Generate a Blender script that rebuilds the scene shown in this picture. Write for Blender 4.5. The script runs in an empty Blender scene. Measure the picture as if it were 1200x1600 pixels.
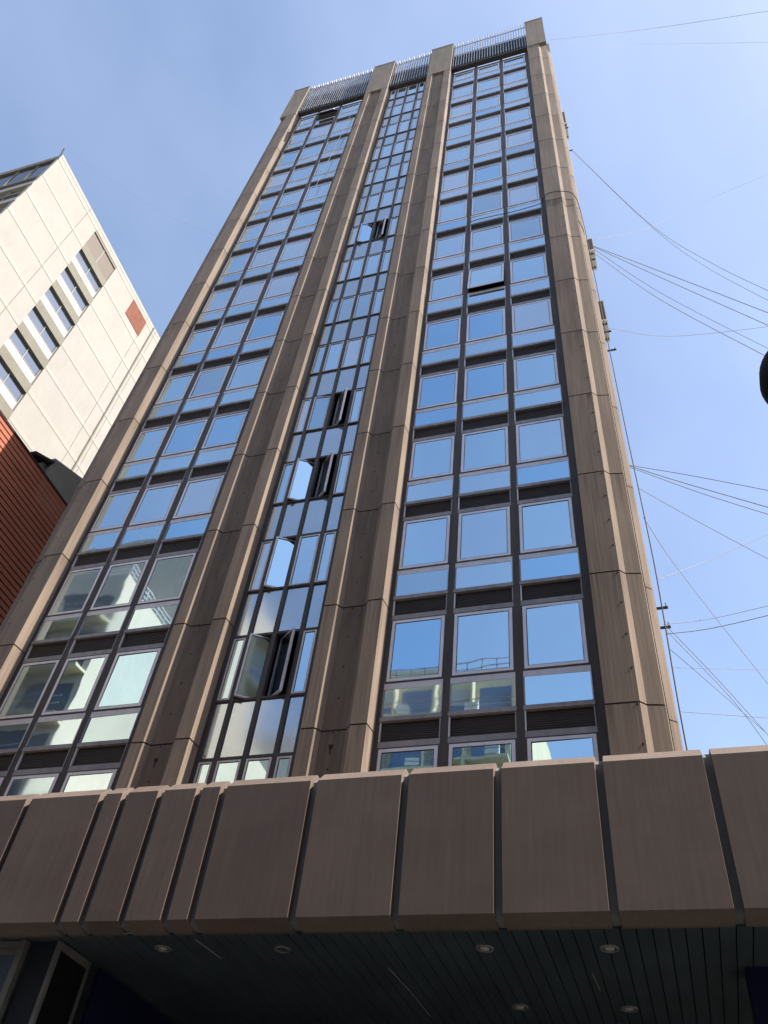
import bpy, bmesh, math, random
from mathutils import Vector, Matrix
random.seed(7)
R = math.radians
C = bpy.context.scene.collection
S = bpy.context.scene
ZO = 1.6            # eye height: every z below is given from the eye, build() lifts it to the ground

# ------------------------------------------------------------ camera
F_PX, YAW, PIT, ROL = 1295.33, 0.3872, 0.81823, 0.13895
fw = Vector((-math.sin(YAW)*math.cos(PIT), math.cos(YAW)*math.cos(PIT), math.sin(PIT)))
r0 = Vector((math.cos(YAW), math.sin(YAW), 0)); u0 = r0.cross(fw)
rt = math.cos(ROL)*r0 + math.sin(ROL)*u0; up = -math.sin(ROL)*r0 + math.cos(ROL)*u0
cd = bpy.data.cameras.new("camera"); cam = bpy.data.objects.new("camera", cd); C.objects.link(cam)
cd.sensor_fit = 'VERTICAL'; cd.sensor_height = 36.0; cd.lens = F_PX/1600*36.0
cd.clip_start = 0.1; cd.clip_end = 3000
cam.matrix_world = Matrix(((rt.x, up.x, -fw.x, 0), (rt.y, up.y, -fw.y, 0), (rt.z, up.z, -fw.z, ZO), (0, 0, 0, 1)))
S.camera = cam
def ray(px, py): return (fw*F_PX + rt*(px-600) - up*(py-800)).normalized()
def at_y(px, py, y): d = ray(px, py); return d*(y/d.y)

# ------------------------------------------------------------ sky, sun, exposure
SUN_AZ, SUN_EL = R(-3.5), R(50)          # azimuth from +X, towards -Y: the sun only grazes the front
sd = Vector((math.cos(SUN_AZ)*math.cos(SUN_EL), math.sin(SUN_AZ)*math.cos(SUN_EL), math.sin(SUN_EL)))
W = bpy.data.worlds.new("World"); S.world = W; W.use_nodes = True
nt = W.node_tree; nt.nodes.clear()
out = nt.nodes.new('ShaderNodeOutputWorld'); bg = nt.nodes.new('ShaderNodeBackground')
sky = nt.nodes.new('ShaderNodeTexSky'); sky.sky_type = 'NISHITA'; sky.sun_disc = False
sky.sun_elevation = SUN_EL; sky.sun_rotation = math.atan2(sd.x, sd.y)
sky.air_density = 1.0; sky.dust_density = 1.5; sky.ozone_density = 2.0; sky.altitude = 20
tc = nt.nodes.new('ShaderNodeTexCoord'); mp = nt.nodes.new('ShaderNodeMapping'); mp.inputs['Scale'].default_value = (1.6, 1.0, 1.2)
mp.inputs['Rotation'].default_value = (0.3, 0.2, 0.6)
no = nt.nodes.new('ShaderNodeTexNoise'); no.inputs['Scale'].default_value = 2.0; no.inputs['Detail'].default_value = 5; no.inputs['Roughness'].default_value = 0.5
rp = nt.nodes.new('ShaderNodeMapRange'); rp.inputs[1].default_value = 0.22; rp.inputs[2].default_value = 0.85; rp.inputs[3].default_value = 0.0; rp.inputs[4].default_value = 0.21
mx = nt.nodes.new('ShaderNodeMix'); mx.data_type = 'RGBA'; mx.inputs['B'].default_value = (5.2, 5.9, 7.2, 1)
L = nt.links.new
L(tc.outputs['Generated'], mp.inputs['Vector']); L(mp.outputs[0], no.inputs['Vector']); L(no.outputs['Fac'], rp.inputs[0])
L(rp.outputs[0], mx.inputs['Factor']); L(sky.outputs[0], mx.inputs['A']); L(mx.outputs['Result'], bg.inputs['Color']); L(bg.outputs[0], out.inputs['Surface'])
bg.inputs['Strength'].default_value = 0.138
sl = bpy.data.lights.new("sun", 'SUN'); sl.energy = 5.0; sl.angle = R(0.5); sl.color = (1.0, 0.90, 0.78)
so = bpy.data.objects.new("sun", sl); C.objects.link(so); so.rotation_euler = sd.to_track_quat('Z', 'Y').to_euler(); so.location = (60, -10, 120)
S.render.engine = 'CYCLES'
S.view_settings.view_transform = 'Standard'; S.view_settings.look = 'None'; S.view_settings.gamma = 1; S.view_settings.use_curve_mapping = False
S.view_settings.exposure = 1.0

# ------------------------------------------------------------ materials
def mat(name, col, rough=.8, metal=0, noise=None, bump=0, var=.25, spec=.3, emit=None, col2=None, pos=True):
    m = bpy.data.materials.new(name); m.use_nodes = True; t = m.node_tree; b = t.nodes['Principled BSDF']
    b.inputs['Base Color'].default_value = (*col, 1); b.inputs['Roughness'].default_value = rough; b.inputs['Metallic'].default_value = metal
    b.inputs['Specular IOR Level'].default_value = spec
    if noise:
        g = t.nodes.new('ShaderNodeNewGeometry'); facs = []
        for k, sc in enumerate(noise):
            p = t.nodes.new('ShaderNodeMapping'); p.inputs['Scale'].default_value = sc; p.inputs['Location'].default_value = (k*3.1, k*7.7, k*1.3)
            n = t.nodes.new('ShaderNodeTexNoise'); n.inputs['Scale'].default_value = 1; n.inputs['Detail'].default_value = 4; n.inputs['Roughness'].default_value = .6
            t.links.new(g.outputs['Position'], p.inputs['Vector']); t.links.new(p.outputs[0], n.inputs['Vector']); facs.append(n.outputs['Fac'])
        f = facs[0]
        if len(facs) > 1:
            a = t.nodes.new('ShaderNodeMath'); a.operation = 'ADD'; t.links.new(facs[0], a.inputs[0]); t.links.new(facs[1], a.inputs[1])
            h = t.nodes.new('ShaderNodeMath'); h.operation = 'MULTIPLY'; h.inputs[1].default_value = .5; t.links.new(a.outputs[0], h.inputs[0]); f = h.outputs[0]
        r = t.nodes.new('ShaderNodeMapRange'); r.inputs[1].default_value = .32; r.inputs[2].default_value = .68
        t.links.new(f, r.inputs[0])
        x = t.nodes.new('ShaderNodeMix'); x.data_type = 'RGBA'
        lo = tuple(c*(1-var) for c in col); hi = col2 or tuple(min(1, c*(1+var)) for c in col)
        x.inputs['A'].default_value = (*lo, 1); x.inputs['B'].default_value = (*hi, 1)
        t.links.new(r.outputs[0], x.inputs['Factor']); t.links.new(x.outputs['Result'], b.inputs['Base Color'])
        if bump:
            bb = t.nodes.new('ShaderNodeBump'); bb.inputs['Strength'].default_value = bump; bb.inputs['Distance'].default_value = .01
            t.links.new(facs[0], bb.inputs['Height']); t.links.new(bb.outputs[0], b.inputs['Normal'])
    if emit: b.inputs['Emission Color'].default_value = (*emit[:3], 1); b.inputs['Emission Strength'].default_value = emit[3]
    return m
def glass(name, col, rough, mixd=0.0, dcol=(.3, .33, .36), wob=.02, sc=1.2):
    m = bpy.data.materials.new(name); m.use_nodes = True; t = m.node_tree; b = t.nodes['Principled BSDF']
    b.inputs['Base Color'].default_value = (*col, 1); b.inputs['Metallic'].default_value = 1; b.inputs['Roughness'].default_value = rough
    g = t.nodes.new('ShaderNodeNewGeometry'); n = t.nodes.new('ShaderNodeTexNoise'); n.inputs['Scale'].default_value = sc; n.inputs['Detail'].default_value = 1
    t.links.new(g.outputs['Position'], n.inputs['Vector'])
    bb = t.nodes.new('ShaderNodeBump'); bb.inputs['Strength'].default_value = 1; bb.inputs['Distance'].default_value = wob
    t.links.new(n.outputs['Fac'], bb.inputs['Height']); t.links.new(bb.outputs[0], b.inputs['Normal'])
    n2 = t.nodes.new('ShaderNodeTexNoise'); n2.inputs['Scale'].default_value = .7; n2.inputs['Detail'].default_value = 5
    t.links.new(g.outputs['Position'], n2.inputs['Vector'])
    d = t.nodes.new('ShaderNodeBsdfDiffuse'); d.inputs['Color'].default_value = (*dcol, 1)
    r = t.nodes.new('ShaderNodeMapRange'); r.inputs[1].default_value = .3; r.inputs[2].default_value = .75; r.inputs[3].default_value = mixd*.75; r.inputs[4].default_value = mixd*1.25
    t.links.new(n2.outputs['Fac'], r.inputs[0])
    ms = t.nodes.new('ShaderNodeMixShader'); t.links.new(r.outputs[0], ms.inputs[0]); t.links.new(b.outputs[0], ms.inputs[1]); t.links.new(d.outputs[0], ms.inputs[2])
    t.links.new(ms.outputs[0], t.nodes['Material Output'].inputs['Surface'])
    return m
M = {}
M['rib'] = mat('ribbed_concrete', (.205, .162, .130), .9, noise=[(26, 26, .5), (2.2, 2.2, .3)], bump=.2, var=.32)
M['smooth'] = mat('brown_concrete', (.165, .127, .099), .85, noise=[(1.6, 1.6, .35), (9, 9, 1.2)], bump=.1, var=.24)
def stains(m, seam=9.944, amt=.55):
    # rain runoff: dark dirt that starts at each panel joint and runs down in uneven streaks
    t = m.node_tree; b = t.nodes['Principled BSDF']; src = b.inputs['Base Color'].links[0].from_socket
    N = t.nodes.new; g = N('ShaderNodeNewGeometry'); sp = N('ShaderNodeSeparateXYZ'); t.links.new(g.outputs['Position'], sp.inputs[0])
    def mth(op, a, c=None):
        n = N('ShaderNodeMath'); n.operation = op
        t.links.new(a, n.inputs[0])
        if c is not None:
            if isinstance(c, float): n.inputs[1].default_value = c
            else: t.links.new(c, n.inputs[1])
        return n.outputs[0]
    f = mth('FRACT', mth('DIVIDE', mth('SUBTRACT', sp.outputs[2], seam), 3.0))
    p = N('ShaderNodeMapping'); p.inputs['Scale'].default_value = (14, 14, .35); t.links.new(g.outputs['Position'], p.inputs[0])
    n1 = N('ShaderNodeTexNoise'); n1.inputs['Scale'].default_value = 1; n1.inputs['Detail'].default_value = 3; t.links.new(p.outputs[0], n1.inputs['Vector'])
    r = N('ShaderNodeMapRange'); r.inputs[1].default_value = .45; r.inputs[2].default_value = 1.0; t.links.new(f, r.inputs[0])
    q = N('ShaderNodeMapRange'); q.inputs[1].default_value = .42; q.inputs[2].default_value = .68; t.links.new(n1.outputs['Fac'], q.inputs[0])
    k = mth('MULTIPLY', mth('MULTIPLY', mth('POWER', r.outputs[0], 1.6), q.outputs[0]), float(amt))
    x = N('ShaderNodeMix'); x.data_type = 'RGBA'; x.inputs['B'].default_value = (.045, .036, .03, 1)
    t.links.new(k, x.inputs['Factor']); t.links.new(src, x.inputs['A']); t.links.new(x.outputs['Result'], b.inputs['Base Color'])
def tone(m, amt=.12):
    # each slab was cast separately: a slightly different tone per object
    t = m.node_tree; b = t.nodes['Principled BSDF']; src = b.inputs['Base Color'].links[0].from_socket
    oi = t.nodes.new('ShaderNodeObjectInfo'); r = t.nodes.new('ShaderNodeMapRange'); r.inputs[3].default_value = 1-amt; r.inputs[4].default_value = 1+amt
    h = t.nodes.new('ShaderNodeHueSaturation'); t.links.new(oi.outputs['Random'], r.inputs[0]); t.links.new(r.outputs[0], h.inputs['Value'])
    t.links.new(src, h.inputs['Color']); t.links.new(h.outputs[0], b.inputs['Base Color'])
stains(M['rib']); stains(M['smooth'], amt=.45)
M['joint'] = mat('joint_dark', (.03, .026, .024), .95)  # even dark colour for joints, tie holes and the eave
M['cap'] = mat('weathered_cap', (.24, .20, .16), .9, noise=[(10, 10, .5), (1.2, 1.2, .6)], bump=.3, var=.22)
M['fascia'] = mat('fascia_render', (.165, .128, .108), .7, noise=[(.9, .9, 1.5), (16, 16, .8)], bump=.08, var=.18)
tone(M['fascia'])
M['patch'] = mat('fascia_patch', (.185, .146, .124), .8, noise=[(1.2, 1.2, .9), (6, 6, 6)], var=.2)
M['groove'] = mat('groove_paint', (.19, .185, .18), .8, noise=[(1, 1, .5)], var=.2)
M['alu'] = mat('aluminium', (.56, .55, .58), .5, .35, noise=[(5, 5, 3), (1.5, 1.5, 1)], var=.16, spec=.4)
M['sash'] = mat('sash_aluminium', (.66, .65, .70), .45, .35, noise=[(5, 5, 3), (1.5, 1.5, 1)], var=.12, spec=.4)
M['alu_dk'] = mat('weathered_aluminium', (.27, .26, .27), .55, .3, noise=[(6, 6, 3), (1.5, 1.5, 1)], var=.3, spec=.4)
M['mull'] = mat('charcoal_metal', (.070, .062, .060), .6, .2, noise=[(12, 12, .8), (2, 2, 1)], var=.3)
M['spandrel'] = mat('black_panel', (.048, .040, .039), .55, noise=[(1.5, 1.5, 40), (2, 2, 2)], bump=.5, var=.35)
M['glass'] = glass('mirror_glass', (.48, .66, .76), .015, .08, wob=.0015)
M['glass_low'] = glass('mirror_glass_lower', (.49, .71, .80), .015, .03, wob=.0015)
M['glass_mat'] = glass('clouded_glass', (.46, .55, .62), .10, .30, (.36, .39, .43), wob=.004, sc=1)
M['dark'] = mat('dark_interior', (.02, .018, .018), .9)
M['louver'] = mat('louvre_metal', (.34, .35, .38), .45, .5, noise=[(3, 3, .8)], var=.25)
M['louver_back'] = mat('louvre_backing', (.02, .024, .034), .6)
M['soffit'] = mat('soffit_slat', (.085, .112, .13), .45, .3, noise=[(6, .7, 3), (1, 1, 1)], var=.25)
M['navy'] = mat('navy_panel', (.005, .007, .04), .5)
M['shop_frame'] = mat('shop_frame', (.22, .22, .21), .5, .4, noise=[(3, 3, 3)], var=.15)
M['shop_glass'] = mat('shop_glass', (.012, .014, .014), .15, 0, spec=.3)
M['side'] = mat('side_render', (.42, .37, .30), .9, noise=[(.5, .5, .3), (4, 4, 1)], var=.12)
M['cream'] = mat('cream_wall', (.325, .312, .285), .9, noise=[(.25, .25, .25), (2.5, 2.5, .8)], var=.07, bump=.05)
M['cream_band'] = mat('cream_band', (.345, .335, .30), .9, noise=[(.3, .3, .3), (4, 4, 2)], var=.08)
M['grn'] = mat('greenish_render', (.20, .19, .155), .9, noise=[(1, 1, 1), (6, 6, 2)], var=.12)
M['line'] = mat('band_edge_line', (.29, .28, .25), .9)  # thin grey lines along the slab band edges
M['white'] = mat('white_panel', (.45, .46, .45), .5)
M['brownp'] = mat('taupe_panel', (.15, .125, .105), .7, noise=[(1, 1, 12)], var=.08)
M['rust'] = mat('rust_panel', (.17, .055, .03), .8, noise=[(3, 3, 3)], var=.2)
M['pane'] = mat('far_glass', (.20, .23, .28), .08, .6, spec=.6)
M['pane_dk'] = mat('dark_glass', (.035, .028, .03), .15, spec=.5)
M['red'] = mat('red_cladding', (.34, .11, .062), .65, noise=[(.5, .5, 2), (.9, .9, 14)], var=.26)
M['reddk'] = mat('red_cladding_gap', (.04, .012, .01), .9)
M['grey'] = mat('grey_render', (.21, .20, .18), .9, noise=[(1, 1, 1), (5, 5, 2)], var=.12)
M['black'] = mat('black_paint', (.004, .004, .005), .6, spec=.1)
M['cable'] = mat('cable_rubber', (.03, .03, .035), .7)
M['cable_far'] = mat('cable_pale', (.25, .28, .34), .8)  # one even pale grey-blue for overhead cables and the aerial
M['rope'] = mat('white_rope', (.7, .68, .64), .8)
M['asphalt'] = mat('asphalt', (.05, .05, .052), .9, noise=[(3, 3, 3), (30, 30, 30)], var=.25)
M['paving'] = mat('paving', (.075, .073, .068), .9, noise=[(2, 2, 2), (12, 12, 12)], var=.15)
M['soil'] = mat('ground', (.09, .085, .075), .95, noise=[(.3, .3, .3)], var=.2)
M['paint'] = mat('road_paint', (.75, .75, .72), .7)
M['opp'] = mat('opposite_cream', (.56, .50, .42), .9, noise=[(.3, .3, .3), (3, 3, 1)], var=.08)
M['opp2'] = mat('opposite_beige', (.58, .52, .38), .9, noise=[(.3, .3, .3), (3, 3, 1)], var=.12)
M['ac'] = mat('ac_white', (.62, .62, .60), .5)
M['lens'] = mat('lamp_lens', (.5, .5, .46), .3)
M['green'] = mat('green_paint', (.10, .22, .10), .6)

PANES = [M['glass'], glass('mirror_glass_pale', (.50, .66, .76), .03, .14, (.46, .50, .54), wob=.0025), glass('mirror_glass_milky', (.56, .68, .77), .06, .26, (.50, .53, .57), wob=.003),
         glass('mirror_glass_deep', (.36, .57, .73), .012, .02, wob=.002), glass('mirror_glass_dusty', (.42, .58, .68), .05, .16, (.30, .29, .28), wob=.003)]
def vary(o, rn, hi):
    w = [5, 2+hi*3, .4+hi*3.5, 2.2-hi*1.6, 1.0]  # upper rows draw paler panes: their paler sky reflection is put into the tint
    o.material_slots[0].link = 'OBJECT'; o.material_slots[0].material = rn.choices(PANES, w)[0]
# ------------------------------------------------------------ mesh builder
class MB:
    def __init__(s): s.v = []; s.f = []; s.mi = []; s.ms = []
    def _m(s, m):
        if m not in s.ms: s.ms.append(m)
        return s.ms.index(m)
    def face(s, pts, m): n = len(s.v); s.v += [tuple(p) for p in pts]; s.f.append(tuple(range(n, n+len(pts)))); s.mi.append(s._m(m)); return s
    def hexa(s, b, t, m):          # b, t: lists of n points bottom / top (counter-clockwise seen from above)
        n = len(b); k = len(s.v); i = s._m(m); s.v += [tuple(p) for p in b] + [tuple(p) for p in t]
        s.f.append(tuple(k+j for j in reversed(range(n)))); s.f.append(tuple(k+n+j for j in range(n))); s.mi += [i, i]
        for j in range(n): s.f.append((k+j, k+(j+1) % n, k+n+(j+1) % n, k+n+j)); s.mi.append(i)
        return s
    def box(s, x0, x1, y0, y1, z0, z1, m):
        q = [(x0, y0), (x1, y0), (x1, y1), (x0, y1)]
        return s.hexa([(a, b, z0) for a, b in q], [(a, b, z1) for a, b in q], m)
    def prism(s, poly, z0, z1, m, mats=None):
        k = len(s.mi); s.hexa([(a, b, z0) for a, b in poly], [(a, b, z1) for a, b in poly], m)
        if mats:
            for j, q in mats.items(): s.mi[k+2+j] = s._m(q)
        return s
    def xprism(s, prof, x0, x1, m):   # prof: (y,z) polygon extruded along x
        n = len(prof); k = len(s.v); i = s._m(m)
        s.v += [(x0, y, z) for y, z in prof] + [(x1, y, z) for y, z in prof]
        s.f.append(tuple(k+j for j in range(n))); s.f.append(tuple(k+n+j for j in reversed(range(n)))); s.mi += [i, i]
        for j in range(n): s.f.append((k+j, k+n+j, k+n+(j+1) % n, k+(j+1) % n)); s.mi.append(i)
        return s
    def tube(s, pts, r, m, n=6):
        pts = [Vector(p) for p in pts]; k = len(s.v); i = s._m(m)
        for j, p in enumerate(pts):
            d = (pts[min(j+1, len(pts)-1)] - pts[max(j-1, 0)]).normalized()
            a = d.cross(Vector((0, 0, 1)) if abs(d.z) < .95 else Vector((1, 0, 0))).normalized(); b = d.cross(a)
            for q in range(n): t = 2*math.pi*q/n; s.v.append(tuple(p + (a*math.cos(t) + b*math.sin(t))*r))
        for j in range(len(pts)-1):
            for q in range(n): s.f.append((k+j*n+q, k+j*n+(q+1) % n, k+(j+1)*n+(q+1) % n, k+(j+1)*n+q)); s.mi.append(i)
        e = k+(len(pts)-1)*n
        s.f.append(tuple(k+q for q in range(n))); s.f.append(tuple(e+q for q in range(n))); s.mi += [i, i]
        return s
    def lathe(s, prof, cx, cy, cz, m, n=32):  # prof (r,z)
        k = len(s.v); i = s._m(m)
        for r_, z_ in prof:
            for q in range(n): t = 2*math.pi*q/n; s.v.append((cx+r_*math.cos(t), cy+r_*math.sin(t), cz+z_))
        for j in range(len(prof)-1):
            for q in range(n): s.f.append((k+j*n+q, k+j*n+(q+1) % n, k+(j+1)*n+(q+1) % n, k+(j+1)*n+q)); s.mi.append(i)
        return s
    def build(s, name, parent=None, org=None, smooth=False, local=False):
        """verts given in eye coordinates, or relative to the parent when local"""
        me = bpy.data.meshes.new(name)
        po = Vector((0, 0, 0))
        if parent is not None and not local:
            q = parent
            while q is not None: po += q.location; q = q.parent
        o_ = Vector(org) if org is not None else Vector((0, 0, 0))
        off = Vector((0, 0, 0)) if local else Vector((0, 0, ZO))
        sh = o_ if local else o_ + off
        me.from_pydata([tuple(Vector(p) - o_) for p in s.v] if (local or org is not None) else [tuple(Vector(p)+off-po) for p in s.v], [], s.f)
        for m in s.ms: me.materials.append(M[m])
        me.polygons.foreach_set('material_index', s.mi)
        if smooth: me.polygons.foreach_set('use_smooth', [True]*len(me.polygons))
        bm = bmesh.new(); bm.from_mesh(me); bmesh.ops.recalc_face_normals(bm, faces=bm.faces); bm.to_mesh(me); bm.free()
        o = bpy.data.objects.new(name, me); C.objects.link(o)
        if parent is not None: o.parent = parent
        if org is not None: o.location = sh - (po if parent is not None and not local else Vector((0, 0, 0)))
        return o
def tag(o, label=None, cat=None, group=None, kind=None):
    if label: o['label'] = label
    if cat: o['category'] = cat
    if group: o['group'] = group
    if kind: o['kind'] = kind
    return o
def thing(name, loc, label, cat, group=None):
    o = bpy.data.objects.new(name, None); C.objects.link(o); o.location = (loc[0], loc[1], loc[2]+ZO); o.empty_display_size = .5
    return tag(o, label, cat, group)
def copy(o, parent):
    c = o.copy(); C.objects.link(c); c.parent = parent; return c

# ------------------------------------------------------------ ground, road, pavements
G = -1.6
tag(MB().box(-400, 400, -400, 400, G-.6, G-.14, 'soil').build('ground'), kind='structure')
tag(MB().box(-200, 200, -1.2, 6.3, G-.14+.004, G-.12, 'asphalt').build('road'), kind='structure')
mk = MB()
for k in range(-30, 30): mk.box(k*6.0, k*6.0+3, 2.5, 2.62, G-.116, G-.112, 'paint')
tag(mk.build('lane_marking'), kind='structure')
tag(MB().box(-200, 200, 6.45, 12.4, G-.136, G, 'paving').build('pavement'), kind='structure')
tag(MB().box(-200, 200, 6.3, 6.448, G-.136, G+.004, 'grey').build('kerb'), kind='structure')
tag(MB().box(-200, 200, -3.95, -1.35, G-.136, G, 'paving').build('opposite_pavement'), kind='structure')
tag(MB().box(-200, 200, -1.348, -1.2, G-.136, G+.004, 'grey').build('opposite_kerb'), kind='structure')

# ------------------------------------------------------------ the office tower
D, Z0 = 12.569, 8.584           # glass plane, first full sill
def zr(z): return Z0 + z
TB, TT = 4.2, zr(41.15)        # pier bottom (soffit), cap bottom
tower = thing('office_tower', (-7.17, D, G), 'tall brown concrete and mirror glass office tower with a dark canopy over its foot', 'building')
# body
b = MB()
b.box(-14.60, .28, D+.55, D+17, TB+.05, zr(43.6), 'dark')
b.box(-14.93, -14.605, D+.30, D+17, 4.2, zr(43.5), 'side')
b.box(.285, .62, D+.34, D+17, 4.2, zr(43.5), 'side')
b.box(-14.6, .28, D+17, D+17.3, 4.2, zr(43.5), 'side')
b.build('tower_body', tower)
# floor slabs seen through open sashes
b = MB()
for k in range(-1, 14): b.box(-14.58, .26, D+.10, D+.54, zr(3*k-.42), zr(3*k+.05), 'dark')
b.build('floor_slab', tower)

def seams(): return [zr(-.24+3*k) for k in range(-1, 14)]
def pier(poly, mats, core, capx, caps, holes, name='pier', cornerpoly=None):
    m = MB(); zs = [TB]+[z for z in seams() if z < TT-.2]+[TT]
    for a, c in zip(zs[:-1], zs[1:]):
        m.prism(poly, a+.017, c-.017, 'smooth', mats)
        if cornerpoly: m.prism(cornerpoly, a+.012-.10, c-.012-.10, 'rib')
    m.prism(core, TB, TT, 'joint')
    for (hx, hy) in holes:
        z = TB+1.1; 
        while z < zr(20):
            m.lathe([(0, 0)], 0, 0, 0, 'joint') if False else None
            w = .016
            m.box(hx-w, hx+w, hy-.004, hy+.05, z-w, z+w, 'joint'); z += .749
    if mats.get(3) == 'smooth': hx, hy = holes[0]; m.box(hx-.04, hx+.04, hy-.006, hy+.05, zr(-.62), zr(-.54), 'joint'); m.box(hx-.012, hx+.012, hy-.006, hy+.05, zr(-.74), zr(-.621), 'joint')
    p = m.build(name, tower)
    c = MB()
    for (x0, x1) in caps: c.box(x0, x1, D-.385, D+.05, TT+.004, zr(46.22), 'cap')
    c.box(capx[0]+.02, capx[1]-.02, D-.36, D+.04, TT+.008, zr(46.2), 'joint')
    c.box(capx[0]-.015, capx[1]+.015, D-.40, D+.07, zr(46.224), zr(46.34), 'cap')
    c.build('pier_cap', p)
    return p
# inner piers: face, chamfer, recess, chamfer, face
def inner(x0, a, bb, c, d, x1):
    poly = [(x0, D+.08), (x0, D-.385), (a, D-.38), (a+.10, D-.25), (c-.12, D-.25), (c, D-.385), (x1, D-.38), (x1+.03, D-.12), (x1+.03, D+.08)]
    mats = {0: 'rib', 1: 'rib', 2: 'rib', 3: 'smooth', 4: 'rib', 5: 'rib', 6: 'rib', 7: 'rib'}
    core = [(x0+.03, D+.07), (x0+.03, D-.355), (a-.02, D-.355), (a+.08, D-.22), (c-.10, D-.22), (c+.03, D-.355), (x1-.02, D-.355), (x1+.01, D+.07)]
    w = (x1-x0)/4
    return pier(poly, mats, core, (x0, x1+.01), [(x0, a+.10), (a+.108, c-.128), (c-.12, x1+.01)], [((a+c)/2-.02, D-.25)])
inner(-9.60, -9.34, 0, -8.63, 0, -8.32)
inner(-6.02, -5.75, 0, -5.05, 0, -4.73)
# corner piers
def mirror(p): return [(-14.34-x, y) for x, y in reversed(p)]
pr = [(-.52, D+.08), (-.52, D-.365), (.05, D-.36), (.155, D-.25), (.445, D-.20), (.465, D+.05), (.465, D+.08)]
cr = [(-.49, D+.07), (-.49, D-.335), (.04, D-.335), (.14, D-.22), (.42, D-.17), (.43, D+.2), (.43, D+.32), (-.49, D+.32)]
cc = [(.48, D+.33), (.48, D+.085), (.60, D+.18), (.625, D+.33)]
pier(pr, {0: 'rib', 1: 'rib', 2: 'rib', 3: 'rib', 4: 'rib', 5: 'rib'}, cr, (-.52, .475), [(-.52, .075), (.083, .475)], [(.0, D-.362)], cornerpoly=cc)
p1 = [(-14.84, D+.08), (-14.80, D+.05), (-14.785, D-.20), (-14.50, D-.25), (-14.41, D-.38), (-13.84, D-.385), (-13.80, D-.12), (-13.80, D+.08)]
c1 = [(-14.82, D+.32), (-14.77, D+.05), (-14.755, D-.17), (-14.49, D-.22), (-14.39, D-.355), (-13.87, D-.355), (-13.83, D+.07), (-13.83, D+.32)]
pier(p1, {0: 'rib', 1: 'rib', 2: 'rib', 3: 'rib', 4: 'rib', 5: 'rib', 6: 'rib'}, c1, (-14.80, -13.81), [(-14.80, -14.40), (-14.392, -13.81)], [(-14.32, D-.383)], cornerpoly=mirror(cc))

# mullions and dark edge frames
def mull(x0, x1, y0=-.02, y1=.09, name='mullion', mt='mull'):
    MB().box(x0, x1, D+y0, D+y1, TB+.2, zr(41.6), mt).build(name, tower)
for x0, x1 in [(-4.70, -4.612), (-3.445, -3.305), (-2.07, -1.93), (-.70, -.522), (-13.80, -13.705)]: mull(x0, x1)
for x0, x1 in [(-12.63, -12.49), (-11.30, -11.16), (-9.955, -9.602)]: mull(x0, x1)
for x0, x1 in [(-8.288, -8.19), (-7.90, -7.80), (-7.29, -7.19), (-6.66, -6.56), (-6.25, -6.022)]: mull(x0, x1, -.045, .09)

# window template, local: x 0..W, y 0 = glass plane, z 0 = underside of the sill
def window_parts(top):
    Wd = 1.2
    f = MB()
    f.xprism([(-.045, .008), (.05, 0), (.05, .11), (-.015, .12), (-.045, .10)], -.012, Wd+.012, 'alu_dk')
    f.box(0, .022, -.03, .03, .127, .73, 'alu_dk'); f.box(Wd-.022, Wd, -.03, .03, .127, .73, 'alu')
    f.box(0, Wd, -.016, .035, .73, .865, 'alu')
    f.box(.0, Wd, -.02, .03, .865, .905, 'mull')
    h = top-.04
    f.box(0, .035, -.02, .03, .905, top, 'mull'); f.box(Wd-.035, Wd, -.02, .03, .905, top, 'mull')
    f.box(0, Wd, -.02, .03, h, top, 'mull')
    f.box(-.004, Wd+.004, -.018, .035, top, min(top+.12, 3), 'alu_dk')
    sash = MB()
    def ring(x0, x1, z0, z1, w, y0, y1, m):
        sash.box(x0, x0+w, y0, y1, z0, z1, m); sash.box(x1-w, x1, y0, y1, z0, z1, m)
        sash.box(x0+w, x1-w, y0, y1, z0, z0+w, m); sash.box(x0+w, x1-w, y0, y1, z1-w, z1, m)
    ring(.03, Wd-.03, .91, h+.01, .064, -.024, .0, 'sash')
    ring(.095, Wd-.095, .975, h-.055, .013, -.018, .0, 'mull')
    up_ = MB().box(.103, Wd-.103, -.014, -.006, .983, h-.063, 'glass')
    lo = MB().box(.02, Wd-.02, -.010, -.002, .12, .735, 'glass_low')
    sp = MB()
    if top < 2.3: sp.box(.0, Wd, .03, .06, top+.12, top+.5, 'spandrel')
    else:
        sp.box(.0, Wd, .03, .06, top+.12, 2.998, 'spandrel')
        for k in range(9): sp.box(.03, Wd-.02, .02, .032, top+.14+k*.046, top+.165+k*.046, 'spandrel')
        sp.box(.004, .028, -.03, .03, top+.121, 2.996, 'alu'); sp.box(Wd-.022, Wd-.002, -.03, .03, top+.121, 2.996, 'alu_dk')
    return f, sash, up_, lo, sp
def make_window(top):
    f, s_, u_, l_, p_ = window_parts(top)
    w = f.build('window', tower, local=True)
    s = s_.build('sash', w, local=True, org=(0, 0, top-.03))     # pivots at its head
    # the glass of the opening part is its own mesh beside the sash frame
    g = u_.build('sash_pane', w, local=True, org=(.6, -.010, (1.0+top-.12)/2))
    l = l_.build('lower_pane', w, local=True, org=(.6, -.007, .43))
    p = p_.build('spandrel_panel', w, local=True)
    return w, (s, g, l, p)
tx, ty, tz = tower.location
proto = {2.46: None, 2.02: None}
opened = {(2, 1, 5): .10, (1, 1, 13): .34}       # (bay, column, row): tilt of a top-hung sash
lab = {(2, 1, 5): 'half open top hung window in the right bay', (1, 1, 13): 'wide open window under the left louvre screen'}
bays = {1: [(-13.70, -12.632), (-12.488, -11.302), (-11.158, -9.957)], 2: [(-4.61, -3.447), (-3.303, -2.072), (-1.928, -.702)]}
rnd = random.Random(3)
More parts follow.
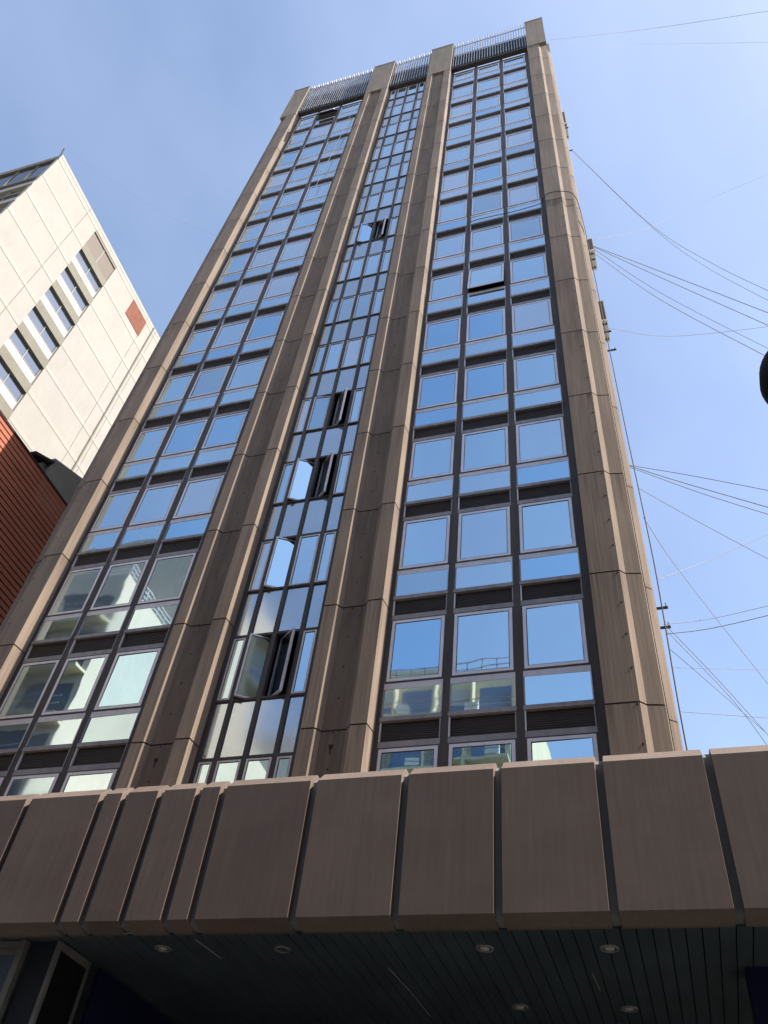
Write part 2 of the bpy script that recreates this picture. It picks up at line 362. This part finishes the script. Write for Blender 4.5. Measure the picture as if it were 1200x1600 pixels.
for k in range(-1, 14):
    top = 2.02 if k == 13 else 2.46
    for bay, cols in bays.items():
        for ci, (x0, x1) in enumerate(cols):
            if proto[top] is None:
                proto[top] = make_window(top); w, parts = proto[top]
            else:
                w0, p0 = proto[top]; w = copy(w0, tower); parts = tuple(copy(q, w) for q in p0)
            w.location = (x0-tx, D-ty, zr(3*k)+ZO-tz); w.scale = ((x1-x0)/1.2, 1, 1); w.rotation_euler = (0, 0, 0)
            s, g, l, p = parts
            g.rotation_euler = (R(rnd.gauss(0, .22)), 0, R(rnd.gauss(0, .30))); l.rotation_euler = (R(rnd.gauss(0, .22)), 0, R(rnd.gauss(0, .30)))
            vary(g, rnd, k/13); vary(l, rnd, k/13*.6)
            s.rotation_euler = (0, 0, 0); s.location = (0, 0, top-.03); g.location = (.6, -.010, (1.0+top-.12)/2)
            a = opened.get((bay, ci, k))
            if a:
                s.rotation_euler = (-a, 0, 0)
                v = Vector((.6, -.010, (1.0+top-.12)/2)) - Vector((0, 0, top-.03)); v.rotate(s.rotation_euler)
                g.location = Vector((0, 0, top-.03)) + v; g.rotation_euler = (-a, 0, 0); w['label'] = lab[(bay, ci, k)]
# middle bay: narrow pivoting sashes and clouded glass panels
def narrow(Wd):
    f = MB()
    f.box(0, .004, -.03, .03, .83, 2.44, 'mull'); f.box(Wd-.004, Wd, -.03, .03, .83, 2.44, 'mull'); f.box(0, Wd, -.05, .03, .78, .83, 'mull'); f.box(0, Wd, -.05, .03, 2.44, 2.50, 'mull')
    s = MB(); w = .04; h = 1.60
    def ring(x0, x1, z0, z1, w, y0, y1, m):
        s.box(x0, x0+w, y0, y1, z0, z1, m); s.box(x1-w, x1, y0, y1, z0, z1, m)
        s.box(x0+w, x1-w, y0, y1, z0, z0+w, m); s.box(x0+w, x1-w, y0, y1, z1-w, z1, m)
    ring(-Wd/2+.005, Wd/2-.005, -h/2, h/2, w, -.03, .02, 'alu')
    ring(-Wd/2+.005+w, Wd/2-.005-w, -h/2+w, h/2-w, .010, -.02, .01, 'mull')
    g = MB().box(-Wd/2+w, Wd/2-w, -.012, -.004, -h/2+w, h/2-w, 'glass')
    c = MB().box(-Wd/2, Wd/2, -.006, .004, -.66, .64, 'glass_mat')
    return f, s, g, c
cols = [(-8.19, -7.90), (-7.80, -7.29), (-7.19, -6.66), (-6.56, -6.25)]
piv = {(0, 1): 33, (0, 2): -37, (1, 1): 30, (2, 1): 33, (2, 2): -40, (3, 2): -44, (3, 1): 6, (7, 1): 24, (7, 2): -38}
nproto = {}
for k in range(-1, 14):
    for ci, (x0, x1) in enumerate(cols):
        key = 'n' if ci in (0, 3) else 'w'; base = .31 if key == 'n' else .52; sc = (x1-x0)/base
        if key not in nproto:
            f, s, g, c = narrow(base)
            w = f.build('narrow_window', tower, local=True)
            so_ = s.build('pivot_sash', w, local=True); go = g.build('pane', so_, local=True); co = c.build('clouded_panel', w, local=True)
            nproto[key] = (w, so_, go, co)
        else:
            w0, s0, g0, c0 = nproto[key]; w = copy(w0, tower); so_ = copy(s0, w); go = copy(g0, so_); co = copy(c0, w)
        w.location = (x0-tx, D-ty, zr(3*k)+ZO-tz); w.scale = (sc, 1, 1)
        so_.location = (base/2, -.01, 1.635); co.location = (base/2, -.002, 3.14)
        vary(go, rnd, k/13*.4)
        a = piv.get((k, ci))
        so_.rotation_euler = (0, 0, R(a)) if a else (R(rnd.gauss(0, .15)), 0, R(rnd.gauss(0, .3)))
        co.rotation_euler = (R(rnd.gauss(0, .2)), 0, R(rnd.gauss(0, .4)))
        if a: w['label'] = 'narrow window with its sash swung open'
        if k == 13: co.scale = (1, 1, .02); co.location = (base/2, -.002, 2.52)
# louvre screens between the caps
def louvre(x0, x1):
    m = MB(); n = round((x1-x0)/.146)
    for i in range(n):
        x = x0 + (i+.5)*(x1-x0)/n
        m.box(x-.016, x+.016, D-.30, D-.17, zr(41.75), zr(46.45 + .06*(i % 2)), 'louver')
    m.box(x0, x1, D-.16, D-.13, zr(46.20), zr(46.25), 'louver'); m.box(x0, x1, D-.16, D-.13, zr(44.45), zr(44.50), 'louver')
    s = m.build('louvre_screen', tower)
    MB().box(x0, x1, D-.12, D-.03, zr(41.72), zr(44.40), 'louver_back').box(x0, x1, D-.24, D-.0, zr(41.60), zr(41.71), 'mull').build('backing_panel', s)
    t = MB(); i = 0; x = x0+.08
    while x < x1: t.box(x-.008, x+.008, D-.155, D-.14, zr(46.26), zr(46.72), 'louver'); x += .29
    t.build('roof_spike', s)
louvre(-13.79, -9.62); louvre(-8.30, -6.04); louvre(-4.70, -.54)

# canopy ---------------------------------------------------------------
CY = 9.9
can = MB().box(-16.5, 5.4, CY+.34, D-.40, 4.10, 5.86, 'fascia').box(-16.5, -14.97, D-.401, D+1, 4.10, 5.86, 'fascia').box(.66, 5.4, D-.401, D+1, 4.10, 5.86, 'fascia').build('canopy', tower)
edges = [-1.60, -1.467, -1.334, -1.20, -1.073, -.9445, -.8095, -.7705, -.7085, -.6445, -.6045, -.4620, -.3265, -.1980, -.0645, .0695, .203, .337, .47, .54]
gw = .0106
for i in range(len(edges)-1):
    x0 = (edges[i]+gw)*CY; x1 = edges[i+1]*CY
    p = MB(); e = .002
    prof = [(CY, 4.03), (CY, 5.905), (CY+.19, 6.10), (CY+.33, 6.10), (CY+.33, 3.962), (CY+.24, 3.955)]
    inn = [(CY+e, 4.033), (CY+e, 5.902), (CY+.19+e, 6.092), (CY+.33, 6.092), (CY+.33, 3.964), (CY+.24, 3.962)]
    # bevelled vertical edges: centre prism plus two tapering ends
    n = len(prof)
    base = len(p.v); idx = p._m('fascia')
    for X, pf in ((x0, inn), (x0+e, prof), (x1-e, prof), (x1, inn)): p.v += [(X, y, z) for y, z in pf]
    for a in range(3):
        for j in range(n): p.f.append((base+a*n+j, base+(a+1)*n+j, base+(a+1)*n+(j+1) % n, base+a*n+(j+1) % n)); p.mi.append(idx)
    p.f.append(tuple(base+j for j in range(n))); p.f.append(tuple(base+3*n+j for j in reversed(range(n)))); p.mi += [idx, idx]
    p.build('fascia_panel', can)
p = MB().xprism([(CY+.10, 4.0), (CY+.10, 5.93), (CY+.20, 6.03), (CY+.325, 6.03), (CY+.325, 3.99), (CY+.26, 3.985)], edges[0]*CY+.2, edges[-1]*CY-.2, 'groove')
p.build('fascia_backing', can)
# soffit of long slats
s = MB(); x = -16.4
while x < 5.2: s.box(x, x+.166, CY+.345, 17.0, 3.972, 4.03, 'soffit'); x += .18
s.box(-16.5, 5.4, CY+.336, 17.0, 4.032, 4.09, 'louver_back')
s.build('soffit', can)
for (lx, ly, ring) in [(-2.25, 10.79, 0), (-.74, 10.83, 0), (-4.96, 10.76, 1), (-6.71, 10.69, 0), (-2.18, 12.9, 0), (-.70, 12.94, 0)]:
    d = MB().lathe([(.085, .0), (.085, -.014), (.112, -.014), (.118, 0)], lx, ly, 3.970, 'alu_dk' if not ring else 'shop_frame', 28)
    o = d.build('downlight', can, smooth=True)
    if not ring: MB().lathe([(.0, -.02), (.04, -.018), (.06, -.008), (.062, .0)], lx, ly, 3.97, 'lens', 20).build('lamp_lens', o, smooth=True)
    else: o['label'] = 'downlight ring without its lamp'
sc = MB()  # thin pale streaks laid along the soffit
for a, c in (((305, 1468), (346, 1498)), ((606, 1512), (640, 1548)), ((640, 1548), (672, 1588)), ((925, 1520), (938, 1548))):
    pa, pb = [ray(*q)*(3.969/ray(*q).z) for q in (a, c)]
    sc.tube([pa, pb], .004, 'lens', 5)
sc.build('pale_streak', can)
MB().face([(x, CY+.20, 3.955) for x in (-7.2,)]+[(-7.08, CY+.235, 3.9535), (-6.95, CY+.215, 3.954), (-6.83, CY+.238, 3.9535), (-6.8, CY+.242, 3.96), (-7.2, CY+.242, 3.96)], 'lens').build('chipped_edge', can)
# ground floor under the canopy
gf = MB()
gf.box(-16, 4.5, 16.2, 16.4, G, 3.97, 'dark')
gf.box(-8.02, -7.95, 11.2, 16.2, G, 3.90, 'navy')
gf.build('ground_floor_wall', tower)
sf = MB()
x = -8.16
for (y0, y1) in [(10.36, 10.42), (11.12, 11.18)]: sf.box(x-.03, x+.03, y0, y1, G, 3.96, 'shop_frame')
sf.box(x-.029, x+.029, 10.42, 11.12, 3.86, 3.959, 'shop_frame')
sf.box(-8.60, -8.19, 10.40, 10.9, G, 3.968, 'louver_back')
sf.box(-8.76, -8.66, 10.30, 10.40, G, 3.96, 'shop_frame')
sf.box(-12.5, -8.76, 10.32, 10.38, 3.78, 3.84, 'shop_frame')
w = sf.build('shopfront', tower)
MB().box(x-.01, x+.01, 10.42, 11.12, G, 3.86, 'shop_glass').box(-12.5, -8.76, 10.345, 10.36, 3.84, 3.96, 'grey').box(-12.5, -8.76, 10.345, 10.36, 3.2, 3.78, 'pane').build('shop_glass', w)
n = MB().box(-9.6, -8.30, 10.05, 10.28, 3.0, 3.80, 'navy').box(-9.62, -9.58, 10.04, 10.045, 3.0, 3.8, 'white').box(-9.6, -8.30, 10.04, 10.28, 3.802, 3.83, 'shop_frame')
MB().box(.78, 2.6, 11.42, 11.8, G, 3.969, 'navy').build('pillar', tower)

exec_details = True
# ------------------------------------------------------------ things fixed to the tower
def ac(y0, y1, z0, z1, dx, label):
    t = thing('air_conditioner', (.64, (y0+y1)/2, z0), label, 'air conditioner', 'air conditioners on the side of the tower')
    MB().box(.63, .63+dx, y0, y1, z0, z1, 'ac').build('housing', t)
    MB().box(.66, .60+dx, y0-.006, y0-.002, z0+.08, z1-.08, 'mull').build('grille', t)
    MB().box(.60, .63+dx*.9, y0+.1, y0+.14, z0-.05, z0-.003, 'mull').box(.60, .63+dx*.9, y1-.14, y1-.1, z0-.05, z0-.003, 'mull').build('bracket', t)
ac(14.2, 15.0, 28.9, 29.9, .28, 'air conditioner box sticking out of the tower side, the middle one near cables')
ac(14.4, 15.2, 43.3, 45.0, .20, 'small dark box on the tower side just below the roof cap')
ac(14.0, 14.8, 23.6, 24.9, .22, 'pale box on the tower side just above the looping cable')
def bracket(z, y, ln, label):
    t = MB().box(.62, .62+ln, y-.02, y+.02, z-.02, z+.02, 'cable').box(.62+ln-.05, .62+ln-.02, y-.03, y+.03, z+.02, z+.10, 'alu').build('cable_bracket')
    tag(t, label, 'bracket', 'cable brackets on the tower side')
bracket(.843*13, 13, .22, 'upper of two metal cable brackets low on the tower side')
bracket(.806*13, 13, .20, 'lower of two metal cable brackets low on the tower side')
for z, y, l, lb in [(21.6, 13.2, .22, 'small cable bracket beside the looping cable'), (20.6, 13.2, .26, 'cable bracket just under the looping cable'), (26.6, 13.4, .2, 'cable bracket below the middle air conditioner'),
                    (39.0, 13.2, .16, 'small cable bracket high on the tower side below the cap'), (36.5, 13.3, .16, 'cable bracket high on the tower side above the first air conditioner')]: bracket(z, y, l, lb)
def smooth_pts(P, n=6):
    P = [Vector(p) for p in P]; Q = [P[0]*2-P[1]] + P + [P[-1]*2-P[-2]]; o = []
    for i in range(1, len(Q)-2):
        for k in range(n):
            t = k/n; a, b_, c, d = Q[i-1], Q[i], Q[i+1], Q[i+2]
            o.append(.5*((2*b_) + (c-a)*t + (2*a-5*b_+4*c-d)*t*t + (3*b_-a-3*c+d)*t**3))
    o.append(P[-1]); return o
cab = [(-3.36, D-.10, zr(20.3)), (-3.30, D-.12, zr(21.05)), (-2.65, D-.10, zr(21.2)), (-1.95, D-.12, zr(21.1)), (-1.35, D-.09, zr(21.2)), (-.72, D-.12, zr(21.25)), (-.60, D-.36, zr(21.0)),
       (-.45, D-.42, zr(21.2)), (-.25, D-.40, zr(21.3)), (0, D-.40, zr(21.24)), (.2, D-.39, zr(21.1)), (.42, D-.37, zr(20.85)), (.56, D-.2, zr(20.4)), (.62, D+.1, zr(19.6)), (.66, D+.25, zr(17)), (.68, D+.3, zr(12)),
       (.70, D+.3, zr(8)), (.74, D+.32, zr(4)), (.72, D+.3, zr(2)), (.68, D+.3, zr(0)), (.67, D+.28, zr(-2.6))]
tag(MB().tube(smooth_pts(cab), .014, 'cable').build('loose_cable'), 'loose black cable looping around the right corner pier and hanging down its side', 'cable')
tag(MB().tube(smooth_pts([(-10.25, D-.12, zr(38.6)), (-10.32, D-.16, zr(36)), (-10.45, D-.16, zr(33)), (-10.62, D-.14, zr(30)), (-10.66, D-.14, zr(28.6))]), .012, 'rope').build('hanging_rope'),
    'thin white rope hanging in front of the upper left bay windows', 'rope')

# ------------------------------------------------------------ cables in the sky
cables = [
 ([(862, 62), (1030, 43), (1260, 8)], D+.2, 20, 'cable from the roof cap of the tower rising to the upper right', .020),
 ([(864, 66), (1010, 69), (1260, 65)], D+.2, 26, 'faint level cable just under the topmost one at the roof cap', .012),
 ([(893, 233), (1010, 345), (1110, 410), (1260, 482)], D+1.5, 12, 'cable sagging right from the tower side, upper of the high pair', .014),
 ([(893, 235), (1010, 347), (1100, 415), (1260, 500)], D+1.5, 13, 'cable sagging right from the tower side, lower of the high pair', .012),
 ([(932, 374), (1010, 357), (1100, 315), (1260, 246)], D+1, 22, 'faint cable rising right from the middle air conditioner', .013),
 ([(926, 384), (1000, 412), (1100, 450), (1260, 512)], D+1, 11, 'topmost of the cables fanning out by the middle air conditioner', .017),
 ([(926, 385), (1040, 437), (1260, 535)], D+1, 12, 'second of the cables fanning out by the middle air conditioner', .016),
 ([(926, 394), (1030, 467), (1190, 553), (1260, 588)], D+1, 10, 'lowest, dark cable of the fan by the middle air conditioner', .015),
 ([(926, 388), (1040, 462), (1260, 575)], D+1, 17, 'faint cable between the dark ones of the middle fan', .011),
 ([(945, 512), (1060, 525), (1260, 503)], D+1, 20, 'faint nearly level cable from beside the loop of black cable', .012),
 ([(984, 727), (1090, 745), (1260, 778)], D+.8, 14, 'upper cable of the lower fan leaving the tower side', .012),
 ([(984, 728), (1060, 752), (1260, 810)], D+.8, 11, 'middle dark cable of the lower fan leaving the tower side', .015),
 ([(984, 730), (1100, 772), (1260, 822)], D+.8, 12, 'bottom cable of the lower fan leaving the tower side', .012),
 ([(998, 763), (1100, 820), (1260, 905)], D+.8, 13, 'single cable falling right just below the lower fan', .010),
 ([(1005, 808), (1060, 890), (1260, 1145)], D+.6, 10, 'long steep cable falling from the tower side to the lower right', .009),
 ([(1030, 905), (1120, 870), (1260, 808)], D+.8, 18, 'cable rising right across the steep falling one', .012),
 ([(1037, 976), (1120, 965), (1260, 932)], D+.4, 15, 'upper cable of the pair rising from the brackets', .010),
 ([(1040, 991), (1120, 980), (1260, 947)], D+.4, 14, 'darker lower cable of the pair rising from the brackets', .013),
 ([(1040, 977), (1120, 1060), (1260, 1215)], D+.4, 9, 'cable falling steeply right from the brackets, the upper one', .009),
 ([(1041, 985), (1150, 1100), (1230, 1210)], D+.4, 9, 'cable falling steeply right from the brackets, the middle one', .008),
 ([(1044, 1012), (1100, 1060), (1260, 1200)], D+.4, 10, 'cable falling steeply right from the brackets, the lowest one', .008),
 ([(1050, 1043), (1260, 1048)], D+.4, 18, 'faint level cable in the low sky right of the tower', .009),
 ([(1062, 1112), (1260, 1126)], D+.4, 16, 'faint lowest cable just above the canopy at the right', .009),
 ([(100, 232), (230, 318), (330, 365), (420, 400)], 38, 30, 'faint cable crossing the sky between the pale tower and the brown tower', .012),
]
for pts, ya, yb, lb, rad in cables:
    n = len(pts); P = []
    for i, (px, py) in enumerate(pts):
        P.append(at_y(px, py, ya + (max(yb, 13.6)-ya)*i/(n-1)))
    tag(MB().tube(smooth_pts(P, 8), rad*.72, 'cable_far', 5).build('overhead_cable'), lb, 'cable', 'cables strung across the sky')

# ------------------------------------------------------------ pale tower on the left
XW, YF = -36.2, 13.65
wt = thing('apartment_tower', (XW-8, YF+10, G), 'tall cream tower with a stack of side windows and a red brown panel, upper left', 'building')
m = MB(); yb = 34.0; top = 63.0
bands = [(1.72+.0828*.0)*36.2]
m.box(XW-20, XW-.30, YF+.3, yb, G, top-.4, 'cream')
wy0, wy1 = .537*36.2, .6295*36.2
zb = [(58.98-3*k, 59.40-3*k) for k in range(-1, 20)]
vj = [18.0]
m.box(XW-.299, XW, YF, wy0, G, 63.05, 'cream'); m.box(XW-.299, XW, wy1, yb, G, 63.05, 'cream')
m.box(XW-.299, XW, wy0, wy1, 62.2, 63.05, 'cream')
for k in range(0, 15):                                           # recessed window column: sill bands
    z = 58.98-3*k
    m.box(XW-.298, XW-.02, wy0, wy1, z-.12, z+.80, 'grn')
m.box(XW-.298, XW-.02, wy0, wy1, 61.9, 62.2, 'grn')
for a, c in zb:
    if c < 20: break
    a = a if a < 61 else a
    if a > 61.5: a, c = 62.1, 62.35
    for y0, y1 in ((YF, wy0-.004), (wy1+.004, yb)): m.box(XW-.05, XW+.018, y0, y1, a, c, 'cream_band')
m.box(XW-.05, XW+.012, YF+.01, yb, 62.72, 63.06, 'cream_band')
for a, c in zb:
    if c < 20 or a > 61.5: continue
    for e_ in (a-.045, c+.002):
        for y0, y1 in ((YF+.02, wy0-.01), (wy1+.01, yb-.02)): m.box(XW-.05, XW+.006, y0, y1, e_, e_+.043, 'line')
m.build('wall', wt)
j = MB()
for y, w_ in ((18.0, .02), (28.0, .015), (29.5, .015)): j.box(XW-.01, XW+.022, y-w_, y+w_, 20, 63.04, 'grn')
j.build('wall_joint', wt)
MB().tube([(XW+.07, 29.1, 20), (XW+.07, 29.1, 62.9)], .07, 'grn', 8).build('drain_pipe', wt)
for k in range(0, 13):
    z = 58.86-3*k
    w = MB().box(XW-.26, XW-.20, wy0, wy0+.05, z-2.06, z, 'cream_band').box(XW-.26, XW-.20, wy1-.05, wy1, z-2.06, z, 'cream_band').box(XW-.26, XW-.18, (wy0+wy1)/2-.03, (wy0+wy1)/2+.03, z-2.06, z, 'cream_band').box(XW-.26, XW-.19, wy0+.05, wy1-.05, z-1.07, z-1.02, 'cream_band').build('window', wt)
    if k == 0: pass
    MB().box(XW-.25, XW-.225, wy0+.05, (wy0+wy1)/2-.03, z-1.02, z, 'pane').box(XW-.25, XW-.225, (wy0+wy1)/2+.03, wy1-.05, z-1.02, z, 'pane').build('pane', w)
    MB().box(XW-.25, XW-.215, wy0+.05, (wy0+wy1)/2-.03, z-2.05, z-1.07, 'white').box(XW-.25, XW-.215, (wy0+wy1)/2+.03, wy1-.05, z-2.05, z-1.07, 'white').build('white_panel', w)
MB().box(XW-.2, XW-.10, wy0, (wy0+wy1)/2-.03, 59.79, 61.89, 'brownp').box(XW-.2, XW-.10, (wy0+wy1)/2+.03, wy1, 59.79, 61.89, 'brownp').box(XW-.2, XW-.07, (wy0+wy1)/2-.029, (wy0+wy1)/2+.029, 59.8, 61.88, 'cream_band').build('taupe_panel', wt)
MB().box(XW-.02, XW+.03, .713*36.2, .777*36.2, 59.9, 62.2, 'rust').build('rust_panel', wt)
# front face: glazed strips
ff = MB(); ff.box(XW-20, XW-.05, YF-.02, YF+.3, 62.35, 62.98, 'grn')
for k in range(0, 14):
    z = 59.05-3.6*k*1.0 if k else 59.05
    a = 62.35 if k == 0 else z+0
    ff.box(XW-20, XW-.02, YF+.02, YF+.3, 58.95-2.95*k, 59.15-2.95*k, 'grn')
    ff.box(XW-20, XW-.02, YF-.04, YF+.3, 57.25-2.95*k, 57.85-2.95*k, 'cream_band')
ff.build('front_band', wt)
for k in range(0, 14):
    z1 = 62.35 if k == 0 else 57.25-2.95*(k-1); z0_ = 59.15-2.95*k
    for c in range(10):
        xa = XW-.06-1.85*(c+1); xb_ = XW-.06-1.85*c
        fr = MB().box(xa, xa+.07, YF+.06, YF+.2, z0_ if k == 0 else 57.85-2.95*k+.001, z1-.002, 'grn').build('front_window', wt)
        g = MB()
        if k == 0: g.box(xa+.07, xb_, YF+.12, YF+.15, z0_, z1, 'pane_dk')
        g.box(xa+.07, xb_, YF+.12, YF+.15, 57.85-2.95*k, 58.95-2.95*k, 'pane')
        g.build('pane', fr)
tag(MB().tube([(-37.0, YF+.4, 62.9), (-37.9, YF+.4, 66.6)], .07, 'cable').box(-37.2, -36.8, YF+.2, YF+.6, 62.9, 63.2, 'cable').build('roof_post'), 'short dark post on the roof corner of the cream tower', 'post')
a = MB().tube([(-41.2, YF+1, 62.5), (-42.0, YF+1, 65.3)], .05, 'cable_far').tube([(-42.6, YF+1, 64.6), (-41.0, YF+1, 64.9)], .03, 'cable_far').tube([(-42.6, YF+1, 65.3), (-41.4, YF+1, 65.0)], .03, 'cable_far')
tag(a.build('roof_antenna'), 'thin pale aerial with short arms on the cream tower roof', 'antenna')

# ------------------------------------------------------------ red clad building
XR = -19.07; ZR = 21.36
rb = thing('red_building', (XR-6, 10, G), 'building clad in dark red horizontal boards, left of the brown tower', 'building')
m = MB().box(XR-12, XR-.04, 11.6, 16.6, G, ZR-.05, 'reddk'); z = ZR
m.build('wall', rb)
cl = MB(); p = .225
while z > 4:
    cl.xprism([(11.6, z), (11.6, z-p+.058), (16.6, z-p+.058), (16.6, z)], XR-.04, XR, 'red'); z -= p
cl.build('board_cladding', rb)
MB().box(XR-12, XR+.03, 11.58, 16.62, ZR+.002, ZR+.10, 'reddk').build('coping', rb)
gb = thing('stair_housing', (XR-1.5, 15.4, ZR+.1), 'grey rendered roof block with a sloping top and small dark eave above the red building', 'building')
def yz(poly, x0, x1, m_): return MB().xprism([(y*.973, z*.973) for y, z in poly], x0, x1, m_)
yz([(14.86, 21.0), (17.4, 21.0), (17.4, 24.05), (14.86, 23.03)], XR-3, XR-.02, 'grey').build('wall', gb)
yz([(14.45, 22.06), (14.85, 22.06), (14.85, 22.9), (14.45, 22.3)], XR-2.6, XR-.25, 'white').build('white_wall', gb)
yz([(14.0, 22.25), (14.9, 22.75), (14.9, 22.87), (13.95, 22.35)], XR-2.9, XR+.02, 'joint').build('eave', gb)

# ------------------------------------------------------------ buildings across the street (two seen in the glass, an unseen row added for shade)
def facade(t, x0, x1, yf, z0, z1, mw, floor=3.0, bay=3.2, rail='alu_dk'):
    """front facing +Y with balconies, windows"""
    w = MB(); f = MB(); g = MB(); ra = MB()
    n = max(1, int((x1-x0)/bay)); bw = (x1-x0)/n; z = z1-1.0-floor
    while z > z0:
        f.box(x0, x1, yf, yf+.9, z-.1, z+.08, mw)
        ra.box(x0, x1, yf+.84, yf+.88, z+.95, z+1.0, rail); ra.box(x0, x1, yf+.84, yf+.88, z+.5, z+.53, rail)
        for i in range(n): g.box(x0+i*bw+.35, x0+(i+1)*bw-.35, yf-.01, yf+.03, z+.1, z+2.35, 'pane'); f.box(x0+(i)*bw-.08, x0+i*bw+.08, yf, yf+.9, z+.081, z+floor-.101, mw)
        for i in range(0, n, 2): g.box(x0+i*bw+.35, x0+(i+1)*bw-.35, yf+.031, yf+.05, z+1.2, z+2.35, 'white')
        z -= floor
    f.build('balcony', t); g.build('window', t); ra.build('balcony_rail', t)
ob = thing('corner_building', (-32, -9, G), 'cream building across the street mirrored in the lower left bay', 'building')
XO = -27.6; zt = 31.7
MB().box(XO-22, XO, -30, -4.0, G, zt, 'opp').box(XO-14, XO, -23, -10.6, zt, 41.5, 'opp').box(XO-9, XO, -50, -30.01, G, 37, 'opp').build('wall', ob)
facade(ob, XO-22, XO, -4.0, G, zt, 'opp2')
r_ = MB()
for z in (.35, .7, 1.05): r_.box(XO-22, XO-.05, -4.15, -4.1, zt+z, zt+z+.05, 'alu'); r_.box(XO-.15, XO-.1, -10.5, -4.1, zt+z, zt+z+.05, 'alu')
for k in range(12): r_.box(XO-.15, XO-.1, -4.1-k*.55, -4.06-k*.55, zt, zt+1.1, 'alu')
r_.build('roof_rail', ob)
g = MB()
for z in (12, 17.5): g.box(XO-.01, XO+.02, -17, -16, z, z+1.4, 'pane_dk'); g.box(XO-.01, XO+.02, -21, -20, z, z+1.4, 'pane_dk')
g.build('window', ob)
o2 = thing('balcony_building', (-13, -28, G), 'beige balcony building across the street mirrored in the lower right bay', 'building')
MB().box(-19, -7.7, -40, -20.0, G, 34.3, 'opp2').box(-19, -13, -32, -21.5, 34.3, 36.3, 'opp2').build('wall', o2)
facade(o2, -19, -7.75, -20.0, G, 34.3, 'opp2', bay=2.8)
r_ = MB()
for z in (.5, 1.0): r_.box(-19, -7.75, -20.15, -20.1, 34.3+z, 34.35+z, 'alu_dk')
for k in range(12): r_.box(-19+k, -18.95+k, -20.15, -20.1, 34.3, 35.3, 'alu_dk')
r_.build('roof_rail', o2)
a = MB()
for x, z in ((-16, 30.9), (-11, 30.9), (-9.3, 27.9), (-14.5, 27.9)): a.box(x, x+.9, -19.5, -19.15, z-.4, z+.2, 'ac')
a.build('air_conditioner', o2)

for i, (x0, x1, h, mt, lb) in enumerate([(-27.2, -15, 17.2, 'opp2', 'unseen low beige building added for shade across the street beside the cream corner building'), (-14.8, -2, 16.6, 'grey', 'unseen low grey building added for shade across the street behind the viewer'),
        (3.4, 16, 30, 'opp2', 'unseen tall beige building added for shade across the street to the right'), (16.2, 32, 34, 'grey', 'unseen tall grey building added for shade across the street far to the right'), (-1.8, 3.2, 15.5, 'opp', 'unseen narrow low cream building added for shade across the street behind the viewer'), (32.2, 60, 28.0, 'opp2', 'unseen long tall beige building added for shade at the far right across the street')]):
    t = thing('shade_building', ((x0+x1)/2, -8, G), lb, 'building', 'unseen buildings added across the street for shade')  # unseen row, added and raised to keep sky light off the tower front
    MB().box(x0, x1, -14, -4.0, G, h, mt).build('wall', t)
    facade(t, x0+.2, x1-.2, -4.0, G+3, h, mt, bay=3.0)

# ------------------------------------------------------------ black street lamp at the right edge
LP = Vector((1.585, 4.0, 5.41))
lp = thing('street_lamp', (3.6, 4.2, G-.12), 'black round street lamp head cut by the right edge of the picture', 'street lamp')
dep = LP.dot(fw); rr = 79/1295.33*dep
MB().lathe([(0.0, rr*.96), (rr*.4, rr*.9), (rr*.72, rr*.70), (rr*.93, rr*.36), (rr, 0), (rr*.94, -rr*.34), (rr*.74, -rr*.68), (rr*.4, -rr*.92), (0, -rr)], LP.x, LP.y, LP.z, 'black', 40).build('lamp_head', lp, smooth=True)
MB().tube([(LP.x, LP.y, LP.z+rr*.9), (LP.x+.1, LP.y, LP.z+rr+.25), (LP.x+.8, LP.y+.1, LP.z+rr+.35), (3.55, 4.2, LP.z+rr+.1), (3.6, 4.2, LP.z-.6)], .03, 'black', 8).build('arm', lp)
MB().tube([(3.6, 4.2, G-.118), (3.6, 4.2, LP.z+.1)], .07, 'black', 12).build('pole', lp)
